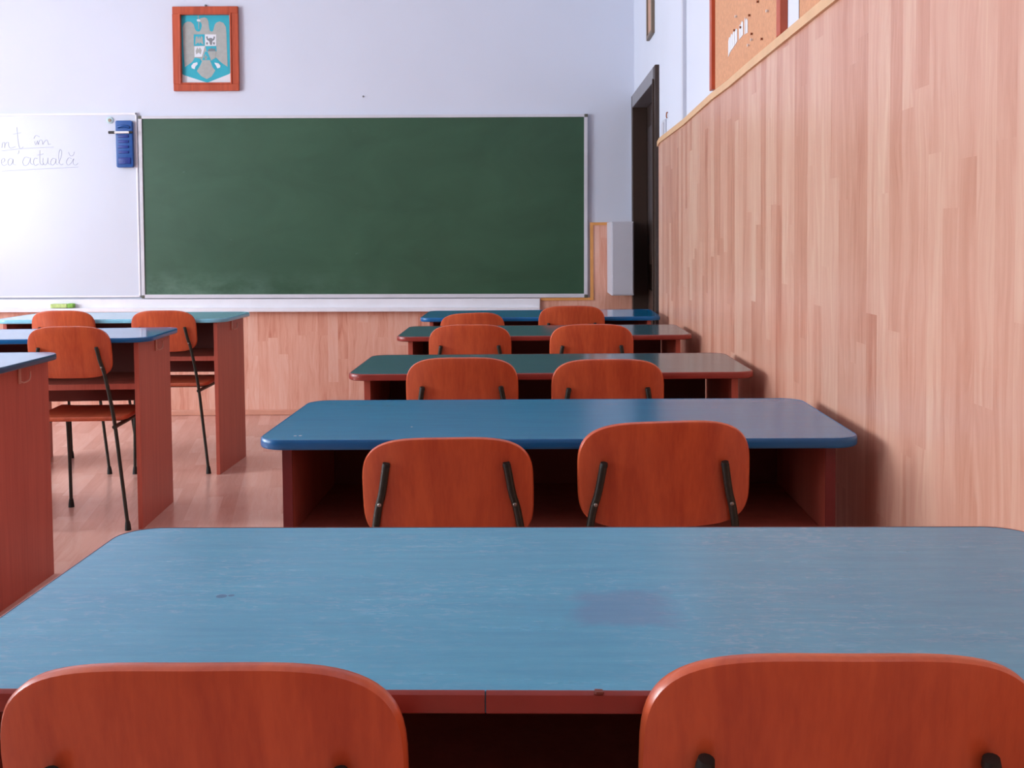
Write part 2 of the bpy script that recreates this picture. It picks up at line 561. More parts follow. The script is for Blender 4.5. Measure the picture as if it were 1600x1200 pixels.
# ------------------------------------------------------------------ the room
bm = B(); bx(bm, (LEFT_X - 0.3, BACK_Y - 0.2, -0.15), (RIGHT_X + 0.2, FRONT_Y + 0.2, 0))
tag(obj('floor', bm, M['floor']), 'pinkish brown strip wood floor under the desks', 'floor', kind='structure')
bm = B(); bx(bm, (LEFT_X - 0.3, BACK_Y - 0.2, CEIL), (RIGHT_X + 0.2, FRONT_Y + 0.2, CEIL + 0.15))
tag(obj('ceiling', bm, M['ceiling']), 'white ceiling of the classroom', 'ceiling', kind='structure')
bm = B(); bx(bm, (LEFT_X - 0.3, FRONT_Y, 0), (RIGHT_X + 0.2, FRONT_Y + 0.2, CEIL))
tag(obj('wall_front', bm, M['wall']), 'white front wall behind the chalkboard and whiteboard', 'wall', kind='structure')
bm = B(); bx(bm, (LEFT_X - 0.3, BACK_Y - 0.2, 0), (RIGHT_X + 0.2, BACK_Y, CEIL))
tag(obj('wall_back', bm, M['back']), 'unseen back wall of the classroom, toned tan to cut bounce light', 'wall', kind='structure')
# right wall with the door opening near the front corner
DOOR_Y0, DOOR_Y1, DOOR_Z = 5.66, 6.8, 1.93
bm = B()
bx(bm, (RIGHT_X, BACK_Y, 0), (RIGHT_X + 0.2, DOOR_Y0, CEIL))
bx(bm, (RIGHT_X, DOOR_Y1, 0), (RIGHT_X + 0.2, FRONT_Y, CEIL))
bx(bm, (RIGHT_X, DOOR_Y0, DOOR_Z), (RIGHT_X + 0.2, DOOR_Y1, CEIL))
tag(obj('wall_right', bm, M['wall']), 'white right wall above the wood panelling', 'wall', kind='structure')
# left wall with four window openings
bm = B()
ys = [BACK_Y] + [v for w in WINDOWS for v in w] + [FRONT_Y]
for k in range(0, len(ys), 2):
    bx(bm, (LEFT_X - 0.3, ys[k], 0), (LEFT_X, ys[k + 1], CEIL))
for (y0, y1) in WINDOWS:
    bx(bm, (LEFT_X - 0.3, y0, 0), (LEFT_X, y1, WIN_Z[0]))
    bx(bm, (LEFT_X - 0.3, y0, WIN_Z[1]), (LEFT_X, y1, CEIL))
tag(obj('wall_left', bm, M['wall']), 'white left wall with the windows', 'wall', kind='structure')
for n, (y0, y1) in enumerate(WINDOWS):
    w = thing('window_%d' % (n + 1), 'tall white framed window in the left wall', 'window', (LEFT_X - 0.18, (y0 + y1) / 2, WIN_Z[0]))
    w['kind'] = 'structure'
    h, hw = WIN_Z[1] - WIN_Z[0], (y1 - y0) / 2
    bm = B()
    for s in (-1, 1):
        bx(bm, (-0.03, s * hw, 0), (0.03, s * (hw - 0.06), h), 0.004)
    bx(bm, (-0.03, -hw, 0), (0.03, hw, 0.07), 0.004)
    bx(bm, (-0.03, -hw, h - 0.06), (0.03, hw, h), 0.004)
    bx(bm, (-0.03, -0.045, 0.07), (0.03, 0.045, h - 0.06), 0.004)
    bx(bm, (-0.028, -hw + 0.06, h * 0.7), (0.028, hw - 0.06, h * 0.7 + 0.06), 0.004)
    obj('window_frame', bm, M['win_frame'], w)
    bm = B(); bx(bm, (-0.004, -hw + 0.06, 0.07), (0.004, hw - 0.06, h - 0.06))
    obj('pane', bm, M['glass'], w)

# wood panelling, rails and edging
PX = 0.655
bm = B()
rail_pts = [(BACK_Y, 1.665), (2.47, 1.637), (3.24, 1.629), (3.52, 1.624), (3.86, 1.624), (4.55, 1.607), (5.38, 1.604), (5.46, 1.592)]
prism(bm, [(BACK_Y, 0.0)] + [(5.46, 0.0)] + [(y, z - 0.004) for y, z in reversed(rail_pts)], 0, PX, RIGHT_X)
tag(obj('trim_1', bm, M['panel_side']), 'pinkish wood strip panelling covering the lower right wall', 'wall panelling', kind='structure')
bm = B()
low = [(y, z - 0.024) for y, z in rail_pts]
prism(bm, low + list(reversed(rail_pts)), 0, PX - 0.008, RIGHT_X)
tag(obj('trim_2', bm, M['rail']), 'pale beech rail along the top of the right wall panelling', 'rail', kind='structure')
bm = B()
prism(bm, [(LEFT_X, 0.03), (RIGHT_X, 0.03), (RIGHT_X, 1.21), (0.394, 1.21), (0.394, 0.735), (LEFT_X, 0.735)], 1, FRONT_Y - 0.014, FRONT_Y)
tag(obj('trim_3', bm, M['panel_front']), 'pinkish wood panelling on the front wall under the boards', 'wall panelling', kind='structure')
bm = B()
prism(bm, [(0.078, 0.72), (0.412, 0.72), (0.412, 1.194), (RIGHT_X, 1.194), (RIGHT_X, 1.212), (0.392, 1.212), (0.392, 0.737), (0.078, 0.737)],
      1, FRONT_Y - 0.02, FRONT_Y - 0.0135)
tag(obj('trim_4', bm, M['edge_trim']), 'honey coloured edging strip around the chalkboard corner of the panelling', 'edging', kind='structure')
bm = B(); bx(bm, (LEFT_X, BACK_Y, 0), (PX, BACK_Y + 0.02, 1.66))  # out of view, added to lower the fill on the near chairs
tag(obj('trim_5', bm, M['panel_front']), 'unseen wood panelling added on the lower back wall to cut bounce light', 'wall panelling', kind='structure')
bm = B(); bx(bm, (LEFT_X, FRONT_Y - 0.026, 0), (RIGHT_X, FRONT_Y, 0.036), 0.006)
tag(obj('baseboard_front', bm, M['base']), 'low pinkish skirting along the front wall', 'skirting', kind='structure')

# door in the right wall
d = thing('door_1', 'dark brown panelled door in the right wall by the front corner', 'door', (RIGHT_X, 0, 0))
d['kind'] = 'structure'
bm = B()
bx(bm, (0.07, DOOR_Y0 + 0.01, 0.005), (0.11, DOOR_Y1 - 0.01, DOOR_Z - 0.01))
for z0, z1 in ((0.15, 0.8), (0.95, 1.78)):
    for y0, y1 in ((DOOR_Y0 + 0.14, (DOOR_Y0 + DOOR_Y1) / 2 - 0.06), ((DOOR_Y0 + DOOR_Y1) / 2 + 0.06, DOOR_Y1 - 0.14)):
        bx(bm, (0.058, y0, z0), (0.071, y1, z1), 0.008)
obj('door_leaf', bm, M['door'], d)
bm = B()
bx(bm, (-0.022, DOOR_Y0 - 0.07, 0), (0.07, DOOR_Y0 + 0.012, DOOR_Z + 0.065), 0.004)
bx(bm, (-0.03, DOOR_Y0 - 0.02, 0), (-0.02, DOOR_Y0 - 0.008, DOOR_Z), 0.003)
bx(bm, (-0.022, DOOR_Y1 - 0.012, 0), (0.07, DOOR_Y1 + 0.06, DOOR_Z + 0.065), 0.004)
obj('door_frame', bm, M['door_frame'], d)
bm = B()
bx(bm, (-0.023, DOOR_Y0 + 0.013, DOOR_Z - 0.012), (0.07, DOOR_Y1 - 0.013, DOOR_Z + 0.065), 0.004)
obj('head_casing', bm, M['head'], d)['label'] = 'grey head casing'
bm = B()
bx(bm, (0.04, DOOR_Y0 + 0.05, 0.93), (0.058, DOOR_Y0 + 0.09, 1.1), 0.004)
tube(bm, [(0.05, DOOR_Y0 + 0.07, 1.05), (0.01, DOOR_Y0 + 0.07, 1.05), (0.0, DOOR_Y0 + 0.09, 1.05), (0.0, DOOR_Y0 + 0.18, 1.05)], 0.009)
obj('handle', bm, M['steel'], d, True)

# ------------------------------------------------------------------ front wall boards
cbd = thing('chalkboard', 'large dark green chalkboard in a pale metal frame on the front wall', 'chalkboard', (-1.041, FRONT_Y, 1.323), 0)
cbd.rotation_euler = (0, 0.006, 0)
W2, H2 = 1.419, 0.577
bm = B(); bx(bm, (-W2 + 0.02, -0.016, -H2 + 0.018), (W2 - 0.02, -0.0005, H2 - 0.015))
obj('writing_surface', bm, M['chalkboard'], cbd)
bm = B(); bx(bm, (-W2 + 0.012, -0.024, H2 - 0.018), (W2 - 0.012, 0, H2), 0.002)
obj('frame_rail', bm, M['alu'], cbd)
bm = B(); bx(bm, (-W2 + 0.012, -0.024, -H2), (W2 - 0.012, 0, -H2 + 0.024), 0.002)
obj('frame_rail', bm, M['alu'], cbd)
for s in (-1, 1):
    bm = B(); bx(bm, (s * W2, -0.024, -H2 + 0.012), (s * (W2 - 0.022), 0, H2 - 0.012), 0.002)
    obj('frame_rail', bm, M['alu'], cbd)
for sx in (-1, 1):
    for sz in (-1, 1):
        bm = B(); bx(bm, (sx * (W2 + 0.001), -0.025, sz * (H2 + 0.001)), (sx * (W2 - 0.022), 0, sz * (H2 - 0.02)), 0.004)
        obj('corner_cap', bm, M['alu_dark'], cbd)

wbd = thing('whiteboard', 'white glossy writing board left of the chalkboard, with faint handwriting', 'whiteboard', (-3.49, FRONT_Y, 1.349), 0)
wbd.rotation_euler = (0, 0.003, 0)
WW, WH = 1.02, 0.584
bm = B(); bx(bm, (-WW + 0.01, -0.014, -WH + 0.01), (WW - 0.008, -0.0005, WH - 0.01))
obj('writing_surface', bm, M['whiteboard'], wbd)
bm = B()
bx(bm, (-WW, -0.018, WH - 0.014), (WW, 0, WH), 0.002)
bx(bm, (-WW, -0.018, -WH), (WW, 0, -WH + 0.01), 0.002)
for s in (-1, 1):
    bx(bm, (s * WW, -0.018, -WH), (s * (WW - 0.01), 0, WH), 0.002)
obj('frame', bm, M['white_paint'], wbd)
# faint handwriting, metres on the board; strokes given in 1/1640 m units from a zero near the board edge
STROKES = [
    [(5, 440), (15, 395), (30, 383), (38, 400), (35, 442), (45, 405), (62, 383), (78, 392), (80, 425), (97, 445), (125, 438), (150, 430)],
    [(170, 230), (176, 320), (182, 400), (200, 450), (232, 434)], [(130, 300), (210, 286)], [(185, 470), (184, 490), (172, 506)],
    [(352, 376), (356, 395), (362, 412)], [(345, 347), (368, 314), (405, 330)],
    [(372, 410), (382, 372), (390, 410), (402, 372), (422, 362), (434, 380), (438, 408), (455, 380), (478, 362), (492, 385), (496, 410), (518, 404)],
    [(0, 474), (200, 453), (550, 437)], [(0, 683), (400, 664), (805, 646)],
    [(-10, 592), (18, 590), (34, 568), (22, 550), (2, 565), (-2, 600), (20, 626), (56, 612)],
    [(118, 562), (88, 552), (66, 585), (78, 624), (106, 606), (122, 560), (120, 606), (150, 622)],
    [(292, 548), (248, 540), (222, 585), (236, 626), (274, 616), (298, 572), (305, 548), (304, 602), (330, 616)],
    [(376, 558), (350, 552), (334, 590), (350, 626), (386, 612)],
    [(405, 470), (402, 540), (404, 600), (424, 622), (442, 606)], [(378, 520), (440, 508)],
    [(436, 552), (434, 600), (456, 622), (480, 596), (488, 550), (488, 604), (512, 618)],
    [(566, 560), (536, 556), (514, 594), (530, 626), (560, 602), (574, 560), (570, 606), (592, 620)],
    [(598, 604), (626, 540), (634, 484), (618, 464), (602, 510), (604, 590), (622, 622), (645, 612)],
    [(738, 560), (704, 550), (680, 592), (698, 626), (732, 600), (758, 558), (750, 606), (774, 626), (803, 606)],
    [(708, 490), (716, 520), (740, 530), (760, 512), (766, 486)],
]
bm = B()
for st in STROKES:
    pts = []
    for (zx, zy) in st:
        px, py = zx / 6.6667, 160 + zy / 6.6667
        pts.append((-2.455 + (px - 218) / 246.8 + 3.49, -0.0146, 1.905 - (py - 180) / 246.8 - 1.349))
    path = smooth_path(pts, 5) if len(pts) > 2 else [Vector(p) for p in pts]
    tube(bm, path, 0.0011, 6)
obj('handwriting', bm, M['ink'], wbd)

tray = thing('chalk_tray', 'long white wooden chalk ledge under both boards', 'chalk tray', (-2.3, FRONT_Y - 0.014, 0.67), 0)
tray.rotation_euler = (0, 0.006, 0)
bm = B(); bx(bm, (-2.35, -0.02, 0), (2.372, 0, 0.078), 0.002)
obj('back_plate', bm, M['white_paint'], tray)
bm = B(); bx(bm, (-2.35, -0.075, 0.0), (2.372, -0.0195, 0.024), 0.004)
obj('ledge', bm, M['white_paint'], tray)

s = thing('sponge', 'small lime green sponge lying on the white chalk ledge', 'sponge', (-2.955, FRONT_Y - 0.062, 0.7))
bm = B(); bx(bm, (-0.07, -0.022, 0), (0.036, 0.022, 0.026), 0.006)
obj('sponge_body', bm, M['sponge'], s, True)
bm = B(); bx(bm, (0.0365, -0.022, 0), (0.075, 0.022, 0.028), 0.008)
obj('sponge_end', bm, M['sponge_end'], s, True)['label'] = 'darker green end'

er = thing('board_eraser', 'blue plastic board eraser with ridged grip stuck upright on the whiteboard', 'board eraser', (-2.541, FRONT_Y - 0.0181, 1.731))
bm = B()
prism(bm, rrect(-0.053, 0.053, -0.147, 0.147, 0.012), 1, -0.03, 0, 0.004)
obj('eraser_body', bm, M['blue_plastic'], er, True)
for k in range(4):
    z = 0.048 - 0.033 * k
    bm = B(); bx(bm, (-0.036, -0.036, z - 0.008), (0.03, -0.029, z + 0.008), 0.003)
    obj('grip_ridge', bm, M['blue_dark'], er, True)
bm = B(); bx(bm, (-0.036, -0.036, -0.125), (0.04, -0.029, -0.085), 0.003)
obj('grip_pad', bm, M['blue_dark'], er, True)
bm = B(); tube(bm, [(-0.036, -0.032, 0.106), (-0.015, -0.04, 0.112), (0.015, -0.04, 0.112), (0.036, -0.032, 0.104)], 0.008)
obj('marker_clip', bm, M['blue_plastic'], er, True)
mk = thing('marker_pen', 'white marker pen with black ends clipped across the blue eraser', 'marker pen', (-2.548, FRONT_Y - 0.0605, 1.803))
bm = B(); tube(bm, [(-0.046, 0, 0), (0.046, 0, 0)], 0.0075)
obj('pen_body', bm, M['white_plastic'], mk, True)
bm = B(); tube(bm, [(-0.083, 0, 0), (-0.046, 0, 0)], 0.009)
obj('pen_cap', bm, M['black'], mk, True)
bm = B(); tube(bm, [(0.046, 0, 0), (0.06, 0, 0), (0.068, 0, 0)], 0.008, radii=[0.008, 0.008, 0.006])
obj('pen_end', bm, M['black'], mk, True)

mg = thing('round_magnet', 'small round pale teal magnet on the whiteboard beside the blue eraser', 'magnet', (-2.637, FRONT_Y - 0.0142, 1.884))
bm = B(); disc(bm, (0, 0, 0), 0.022, 0.008, dome=0.002)
obj('magnet_rim', bm, M['magnet'], mg, True)
bm = B(); disc(bm, (0, -0.008, -0.001), 0.011, 0.004, dome=0.001)
obj('magnet_core', bm, M['magnet_core'], mg, True)

nl = B(); disc(nl, (0, 0, 0), 0.006, 0.006, dome=0.002)
tag(obj('wall_nail', nl, M['grey_dark'], None, True, (-1.032, FRONT_Y + 0.001, 2.018)), 'tiny grey nail head in the white wall above the chalkboard', 'nail')

# framed coat of arms
K = 0.415 / 765.0
pic = thing('framed_crest', 'orange wooden frame with grey eagle crest on turquoise shield, above the boards', 'picture', (-2.018, FRONT_Y, 2.324))
pic.rotation_euler = (0, 0.006, 0)


def pz(p):
    return ((p[0] - 541) * K, -(p[1] - 580) * K)


OW, OH, FWD = 0.2075, 0.2635, 0.046
bm = B()
for a, b in (((-OW, OH), (OW, OH - FWD)), ((-OW, -OH), (OW, -OH + FWD))):
    bx(bm, (a[0], -0.028, a[1]), (b[0], -0.001, b[1]), 0.006)
for sx in (-1, 1):
    bx(bm, (sx * OW, -0.028, -OH + FWD - 0.001), (sx * (OW - FWD), -0.001, OH - FWD + 0.001), 0.003)
obj('picture_frame', bm, M['pic_frame'], pic)
bm = B()
for sx in (-1, 1):
    bx(bm, (sx * (OW - FWD + 0.004), -0.033, -OH + FWD - 0.004), (sx * (OW - FWD - 0.006), -0.004, OH - FWD + 0.004), 0.003)
for sz in (-1, 1):
    bx(bm, (-OW + FWD + 0.0065, -0.0325, sz * (OH - FWD + 0.004)), (OW - FWD - 0.0065, -0.004, sz * (OH - FWD - 0.006)), 0.003)
obj('frame_moulding', bm, M['pic_frame'], pic)
bm = B(); bx(bm, (-OW + 0.03, -0.006, -OH + 0.03), (OW - 0.03, -0.002, OH - 0.03))
sheet = obj('paper_sheet', bm, M['paper'], pic)


def flat(name, polys, mat, y, parent=None):
    bm = B()
    for pl in polys:
        prism(bm, [pz(p) for p in pl], 1, y - 0.0008, y)
    return obj(name, bm, mat, parent)


flat('turquoise_shield', [[(238, 160), (806, 160), (818, 300), (820, 852), (800, 868), (545, 966), (280, 880), (248, 862)]], M['turq'], -0.0062, pic)
eagle = [(270, 400), (268, 330), (285, 285), (325, 262), (365, 265), (398, 295), (412, 345), (424, 368), (450, 380), (470, 372),
         (486, 340), (494, 305), (486, 276), (466, 264), (436, 262), (440, 240), (468, 232), (490, 222), (530, 215), (556, 230), (570, 262),
         (576, 330), (584, 365), (604, 380), (622, 372), (634, 335), (642, 302), (662, 276), (700, 262), (745, 280), (772, 325), (778, 400),
         (786, 785), (725, 745), (690, 715), (656, 680), (612, 700), (592, 716), (612, 770), (645, 822), (596, 896), (540, 926), (478, 892),
         (425, 832), (466, 770), (490, 716), (440, 690), (405, 682), (372, 728), (285, 788), (274, 600)]
flat('eagle', [eagle], M['eagle'], -0.0071, pic)
flat('quarter_white', [[(528, 410), (658, 412), (656, 542), (528, 542)], [(402, 548), (526, 545), (488, 668), (402, 672)]], M['paper'], -0.008, pic)
flat('quarter_turquoise', [[(397, 410), (524, 410), (522, 540), (397, 542)], [(530, 548), (658, 546), (660, 606), (545, 606)],
                           [(528, 606), (556, 612), (592, 706), (492, 706)],
                           [(404, 676), (470, 690), (476, 706), (440, 770), (405, 830), (398, 810), (425, 740), (392, 700)],
                           [(580, 706), (600, 712), (632, 780), (668, 820), (645, 830), (612, 790)],
                           [(640, 672), (660, 690), (700, 740), (690, 748), (650, 716)]], M['turq'], -0.008, pic)
flat('quarter_grey', [[(552, 608), (658, 608), (640, 690), (600, 700)]], M['eagle'], -0.0085, pic)
for nm, pl in (('claw', [(362, 772), (388, 742), (432, 730), (438, 752), (410, 780), (400, 812), (368, 798)]),
               ('claw', [(632, 735), (682, 745), (704, 770), (700, 794), (668, 802), (652, 772)]),
               ('beak', [(434, 240), (462, 236), (482, 250), (470, 264), (440, 258)])):
    flat(nm, [pl], M['paper'], -0.0088, pic)
flat('quarter_charges', [[(540, 440), (556, 430), (564, 462), (584, 452), (604, 452), (622, 464), (632, 430), (646, 442), (636, 474), (614, 488),
                          (608, 532), (586, 532), (576, 488), (552, 476)], [(540, 505), (560, 500), (562, 526), (542, 528)],
                         [(620, 500), (644, 505), (640, 530), (622, 526)], [(560, 605), (570, 575), (590, 580), (600, 565), (620, 580), (640, 572), (652, 605)]],
     M['grey_dark'], -0.0088, pic)
flat('quarter_beasts', [[(412, 530), (420, 440), (440, 430), (446, 470), (460, 425), (474, 470), (482, 430), (500, 440), (508, 530), (470, 500), (460, 530), (450, 500)],
                        [(424, 640), (416, 600), (436, 560), (452, 585), (466, 560), (486, 590), (476, 640), (450, 620)],
                        [(520, 700), (528, 640), (536, 640), (546, 700)], [(500, 668), (560, 668), (560, 676), (500, 676)]], M['eagle'], -0.0088, pic)
flat('sceptre', [[(452, 262), (462, 262), (460, 350), (454, 350)], [(440, 205), (464, 205), (464, 212), (440, 212)], [(449, 188), (456, 188), (456, 236), (449, 236)]],
     M['eagle'], -0.0072, pic)
bm = B(); disc(bm, (0, -0.004, OH + 0.008), 0.007, 0.008, dome=0.002); bx(bm, (-0.004, -0.012, OH - 0.002), (0.004, -0.003, OH + 0.01))
obj('hanger', bm, M['grey_dark'], pic, True)

# pale box in the corner beside the board
bxo = thing('wall_box', 'pale grey metal box on the front wall between the chalkboard and the door', 'wall box', (0.499, FRONT_Y - 0.0205, 0.768))
bm = B()
bx(bm, (0.0, -0.36, 0), (0.134, 0, 0.442), 0.004)
obj('box_body', bm, M['box'], bxo)
bm = B()
bx(bm, (0.006, -0.365, 0.006), (0.128, -0.3595, 0.436), 0.002)
obj('box_cover', bm, M['box'], bxo)

# ------------------------------------------------------------------ right wall fittings
tk = B(); bx(tk, (RIGHT_X - 0.016, 4.64, 1.61), (RIGHT_X, 4.68, CEIL), 0.002)
tag(obj('cable_trunking', tk, M['trunk']), 'narrow pale vertical cable duct on right wall between door and corkboard', 'cable duct')

CG = 'corkboards on the right wall'
for (y0, y1, lab) in ((2.845, 3.94, 'corkboard with white paper scraps on the right wall, the farther one'),
                      (1.6, 2.70, 'empty corkboard on the right wall nearest the camera, mostly outside the picture')):
    c = thing('corkboard', lab, 'corkboard', (RIGHT_X, (y0 + y1) / 2, 1.641), group=CG)
    hw = (y1 - y0) / 2
    zb = 0.0
    fmat, fr = (M['cork_frame'], 0.045) if y0 > 2.8 else (M['icon_frame'], 0.004)
    bm = B(); bx(bm, (-0.007, -hw + fr - 0.002, 0.0), (-0.0005, hw - fr + 0.002, 0.99))
    obj('cork_sheet', bm, M['cork'], c)
    fd = -0.02 if y0 > 2.8 else -0.0085
    for yy in (-1, 1):
        bm = B(); bx(bm, (fd, yy * hw, zb), (0, yy * (hw - fr), 1.0), 0.002)
        obj('frame_rail', bm, fmat, c)
    bm = B(); bx(bm, (fd, -hw + fr, 0.99 - fr), (0, hw - fr, 1.0), 0.002)
    obj('frame_rail', bm, fmat, c)

CX = RIGHT_X - 0.007
PINS = [(3.493, 1.816, 'white', 'white push pin on the corkboard above the paper scraps, the farther of two'),
        (3.042, 1.741, 'white', 'white push pin on the corkboard near its near frame rail'),
        (3.251, 1.700, 'white', 'white push pin just below a brown pin, right of the paper scraps'),
        (3.298, 1.692, 'white', 'white push pin lowest on the corkboard, right of the paper scraps'),
        (3.285, 1.778, 'brown', 'brown push pin above the right end of the paper scraps'),
        (3.167, 1.793, 'brown', 'brown push pin at the top edge of the picture on the corkboard'),
        (3.418, 1.768, 'brown', 'brown push pin directly above the middle paper scrap'),
        (3.520, 1.778, 'brown', 'brown push pin above the gap left of the middle paper scrap'),
        (3.251, 1.717, 'brown', 'brown push pin directly above a white one, right of the paper scraps'),
        (3.111, 1.677, 'brown', 'brown push pin lowest and nearest the near frame rail')]
pin0 = {}
for (y, z, c, lab) in PINS:
    if c not in pin0:
        t = thing('push_pin', lab, 'push pin', (CX, y, z), group=c + ' push pins on the corkboard')
        bm = B(); tube(bm, [(-0.001, 0, 0), (-0.002, 0, 0), (-0.005, 0, 0), (-0.0065, 0, 0)], 0.006, 12, [0.004, 0.003, 0.0036, 0.0045])
        obj('pin_head', bm, M['white_plastic'] if c == 'white' else M['brown'], t, True)
        bm = B(); tube(bm, [(0.0, 0, 0), (-0.0012, 0, 0)], 0.001, 6)
        obj('pin_shaft', bm, M['steel'], t)
        pin0[c] = t
    else:
        dup(pin0[c], (CX, y, z), 0, lab)


def scrap(name, cells, lab):
    bm = B()
    for (y0, z0, y1, z1, h) in cells:
        prism(bm, [(y0, z0), (y0, z0 + h), ((y0 + y1) / 2, (z0 + z1) / 2 + h * 1.12), (y1, z1 + h * 0.9), (y1, z1)], 0, CX - 0.0016, CX - 0.0002)
    return tag(obj(name, bm, M['paper']), lab, 'paper scrap', 'torn paper scraps on the corkboard')


scrap('paper_scrap', [(3.635, 1.713, 3.602, 1.724, 0.05), (3.598, 1.722, 3.566, 1.728, 0.048), (3.562, 1.726, 3.53, 1.731, 0.046), (3.524, 1.73, 3.484, 1.736, 0.042)],
      'largest torn white paper scrap on the corkboard, the farthest from the camera')
scrap('paper_scrap', [(3.452, 1.735, 3.428, 1.737, 0.04), (3.424, 1.737, 3.39, 1.74, 0.042)], 'middle torn white paper scrap on the corkboard')
scrap('paper_scrap', [(3.365, 1.736, 3.352, 1.736, 0.045), (3.345, 1.735, 3.32, 1.733, 0.04)], 'smallest torn white paper scrap on the corkboard, nearest the camera')

ic = thing('small_picture', 'small square picture in grey-brown frame high on right wall above the door', 'picture', (RIGHT_X, 5.905, 2.31))
bm = B()
for yy in (-1, 1):
    bx(bm, (-0.018, yy * 0.125, -0.12), (-0.0005, yy * 0.1, 0.12), 0.003)
for zz in (-1, 1):
    bx(bm, (-0.018, -0.1, zz * 0.12), (-0.0005, 0.1, zz * 0.098), 0.003)
obj('picture_frame', bm, M['icon_frame'], ic)
bm = B(); bx(bm, (-0.01, -0.1, -0.1), (-0.002, 0.1, 0.1))
obj('picture_print', bm, M['icon'], ic)

sw = thing('light_switch', 'pale light switch on the right wall just above the panelling by the door', 'light switch', (RIGHT_X, 5.36, 1.64))
bm = B(); bx(bm, (-0.009, -0.06, -0.035), (-0.0005, 0.06, 0.05), 0.004)
obj('switch_plate', bm, M['trunk'], sw)
bm = B(); bx(bm, (-0.014, -0.035, -0.025), (-0.0088, 0.035, 0.035), 0.003)
obj('rocker', bm, M['box'], sw)
hk = B(); tube(hk, smooth_path([(0.0, 0, 0.014), (-0.006, 0, 0.011), (-0.007, 0, -0.006), (-0.004, 0, -0.014)], 4), 0.003, 8)
tag(obj('wall_hook', hk, M['brown'], None, True, (RIGHT_X, 5.25, 1.70)), 'tiny brown hook on the white wall beside the light switch', 'hook')

# ------------------------------------------------------------------ desks
DW, DD, DH = 0.5632, 0.5, 0.75        # half width, depth, height
DG = 'double school desks'


def make_desk(name, lab, loc, rz, top_mat, edge_mat, proud, hook=False, joint=None, chip=None, gap=False, dz=0.0, panel_edge=None, edge_round=0.05):
    t = thing(name, lab, 'desk', loc, rz, DG)
    H = DH + dz
    th = 0.018
    e = 0.004 if proud else 0.0025
    bm = B()
    prism(bm, rrect(-DW + e, DW - e, e, DD - e, edge_round, 10), 2, H - th, H, 0.0012)
    obj('tabletop', bm, top_mat, t)
    # edge band: a ring with a rounded outer face
    bm = B()
    outl = rrect(-DW + e, DW - e, e, DD - e, edge_round, 10)
    prof = [(0.0, -th - 0.0005), (e * 0.8, -th + 0.0015), (e, -th * 0.75), (e * 1.02, -th * 0.4), (e * 0.8, -0.002), (0.0, 0.0004), (-0.0012, 0.0004), (-0.0012, -th - 0.0005)]
    n = len(outl)
    if joint is not None:      # start the ring at the joint in the front edge so that the band's two ends show
        first = [(joint + 0.0006, e)]
        last = [(joint - 0.0006, e)]
        br = 11
        seq = outl[br:] + outl[:br]
        seq = first + seq + last
        closed = False
    else:
        seq = outl
        closed = True
    m = len(seq)
    rings = []
    for k in range(m):
        a = Vector(seq[k - 1] if (closed or k > 0) else seq[k])
        c = Vector(seq[(k + 1) % m] if (closed or k < m - 1) else seq[k])
        tg = (c - a).normalized()
        nx, ny = tg.y, -tg.x
        rings.append([bm.verts.new((seq[k][0] + nx * q, seq[k][1] + ny * q, H + zz)) for q, zz in prof])
    for k in range(m if closed else m - 1):
        a, b = rings[k], rings[(k + 1) % m]
        for j in range(len(prof)):
            bm.faces.new((a[j], a[(j + 1) % len(prof)], b[(j + 1) % len(prof)], b[j]))
    if not closed:
        bm.faces.new(rings[0]); bm.faces.new(list(reversed(rings[-1])))
    obj('edge_band', bm, edge_mat, t, True)
    if chip is not None:
        bm = B()
        prism(bm, [(chip - 0.004, 0.001), (chip - 0.002, -0.0002), (chip + 0.003, -0.0002), (chip + 0.004, 0.001), (chip + 0.003, 0.006), (chip - 0.003, 0.0065)], 2, H - 0.001, H + 0.0012, 0.0003)
        obj('broken_edge_chip', bm, M['modesty'], t)['label'] = 'dark chipped spot on the edge band'
    # side panels with their own thin edge
    for sx in (-1, 1):
        bm = B()
        xo = sx * (DW - 0.045)
        bx(bm, (xo, 0.03, 0.0), (xo - sx * 0.018, DD - 0.03, H - th - 0.0008), 0.0012)
        sp = obj('side_panel', bm, M['desk_wood'], t)
        if panel_edge:
            eb = B()
            bx(eb, (xo + sx * 0.0004, 0.0285, 0.0), (xo - sx * 0.0184, 0.0305, H - th - 0.001), 0.0006)
            obj('panel_edge_band', eb, panel_edge, sp)
        if hook and sx == 1:
            hb = B()
            x = xo + 0.0005
            bx(hb, (x, 0.252, H - 0.076), (x + 0.004, 0.268, H - 0.024), 0.001)
            tube(hb, smooth_path([(x + 0.002, 0.262, H - 0.068), (x + 0.012, 0.27, H - 0.073), (x + 0.018, 0.292, H - 0.066),
                                  (x + 0.016, 0.304, H - 0.052), (x + 0.016, 0.303, H - 0.04)], 4), 0.0027, 8)
            obj('bag_hook', hb, M['hook'], sp, True)
    xi = DW - 0.045 - 0.0185
    bm = B(); bx(bm, (-xi, 0.045, 0.546), (xi, DD - 0.062, 0.568), 0.001)
    obj('book_shelf', bm, M['desk_wood'], t)
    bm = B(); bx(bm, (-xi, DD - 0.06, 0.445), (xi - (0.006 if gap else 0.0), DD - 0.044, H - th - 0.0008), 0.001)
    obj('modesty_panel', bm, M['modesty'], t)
    return t


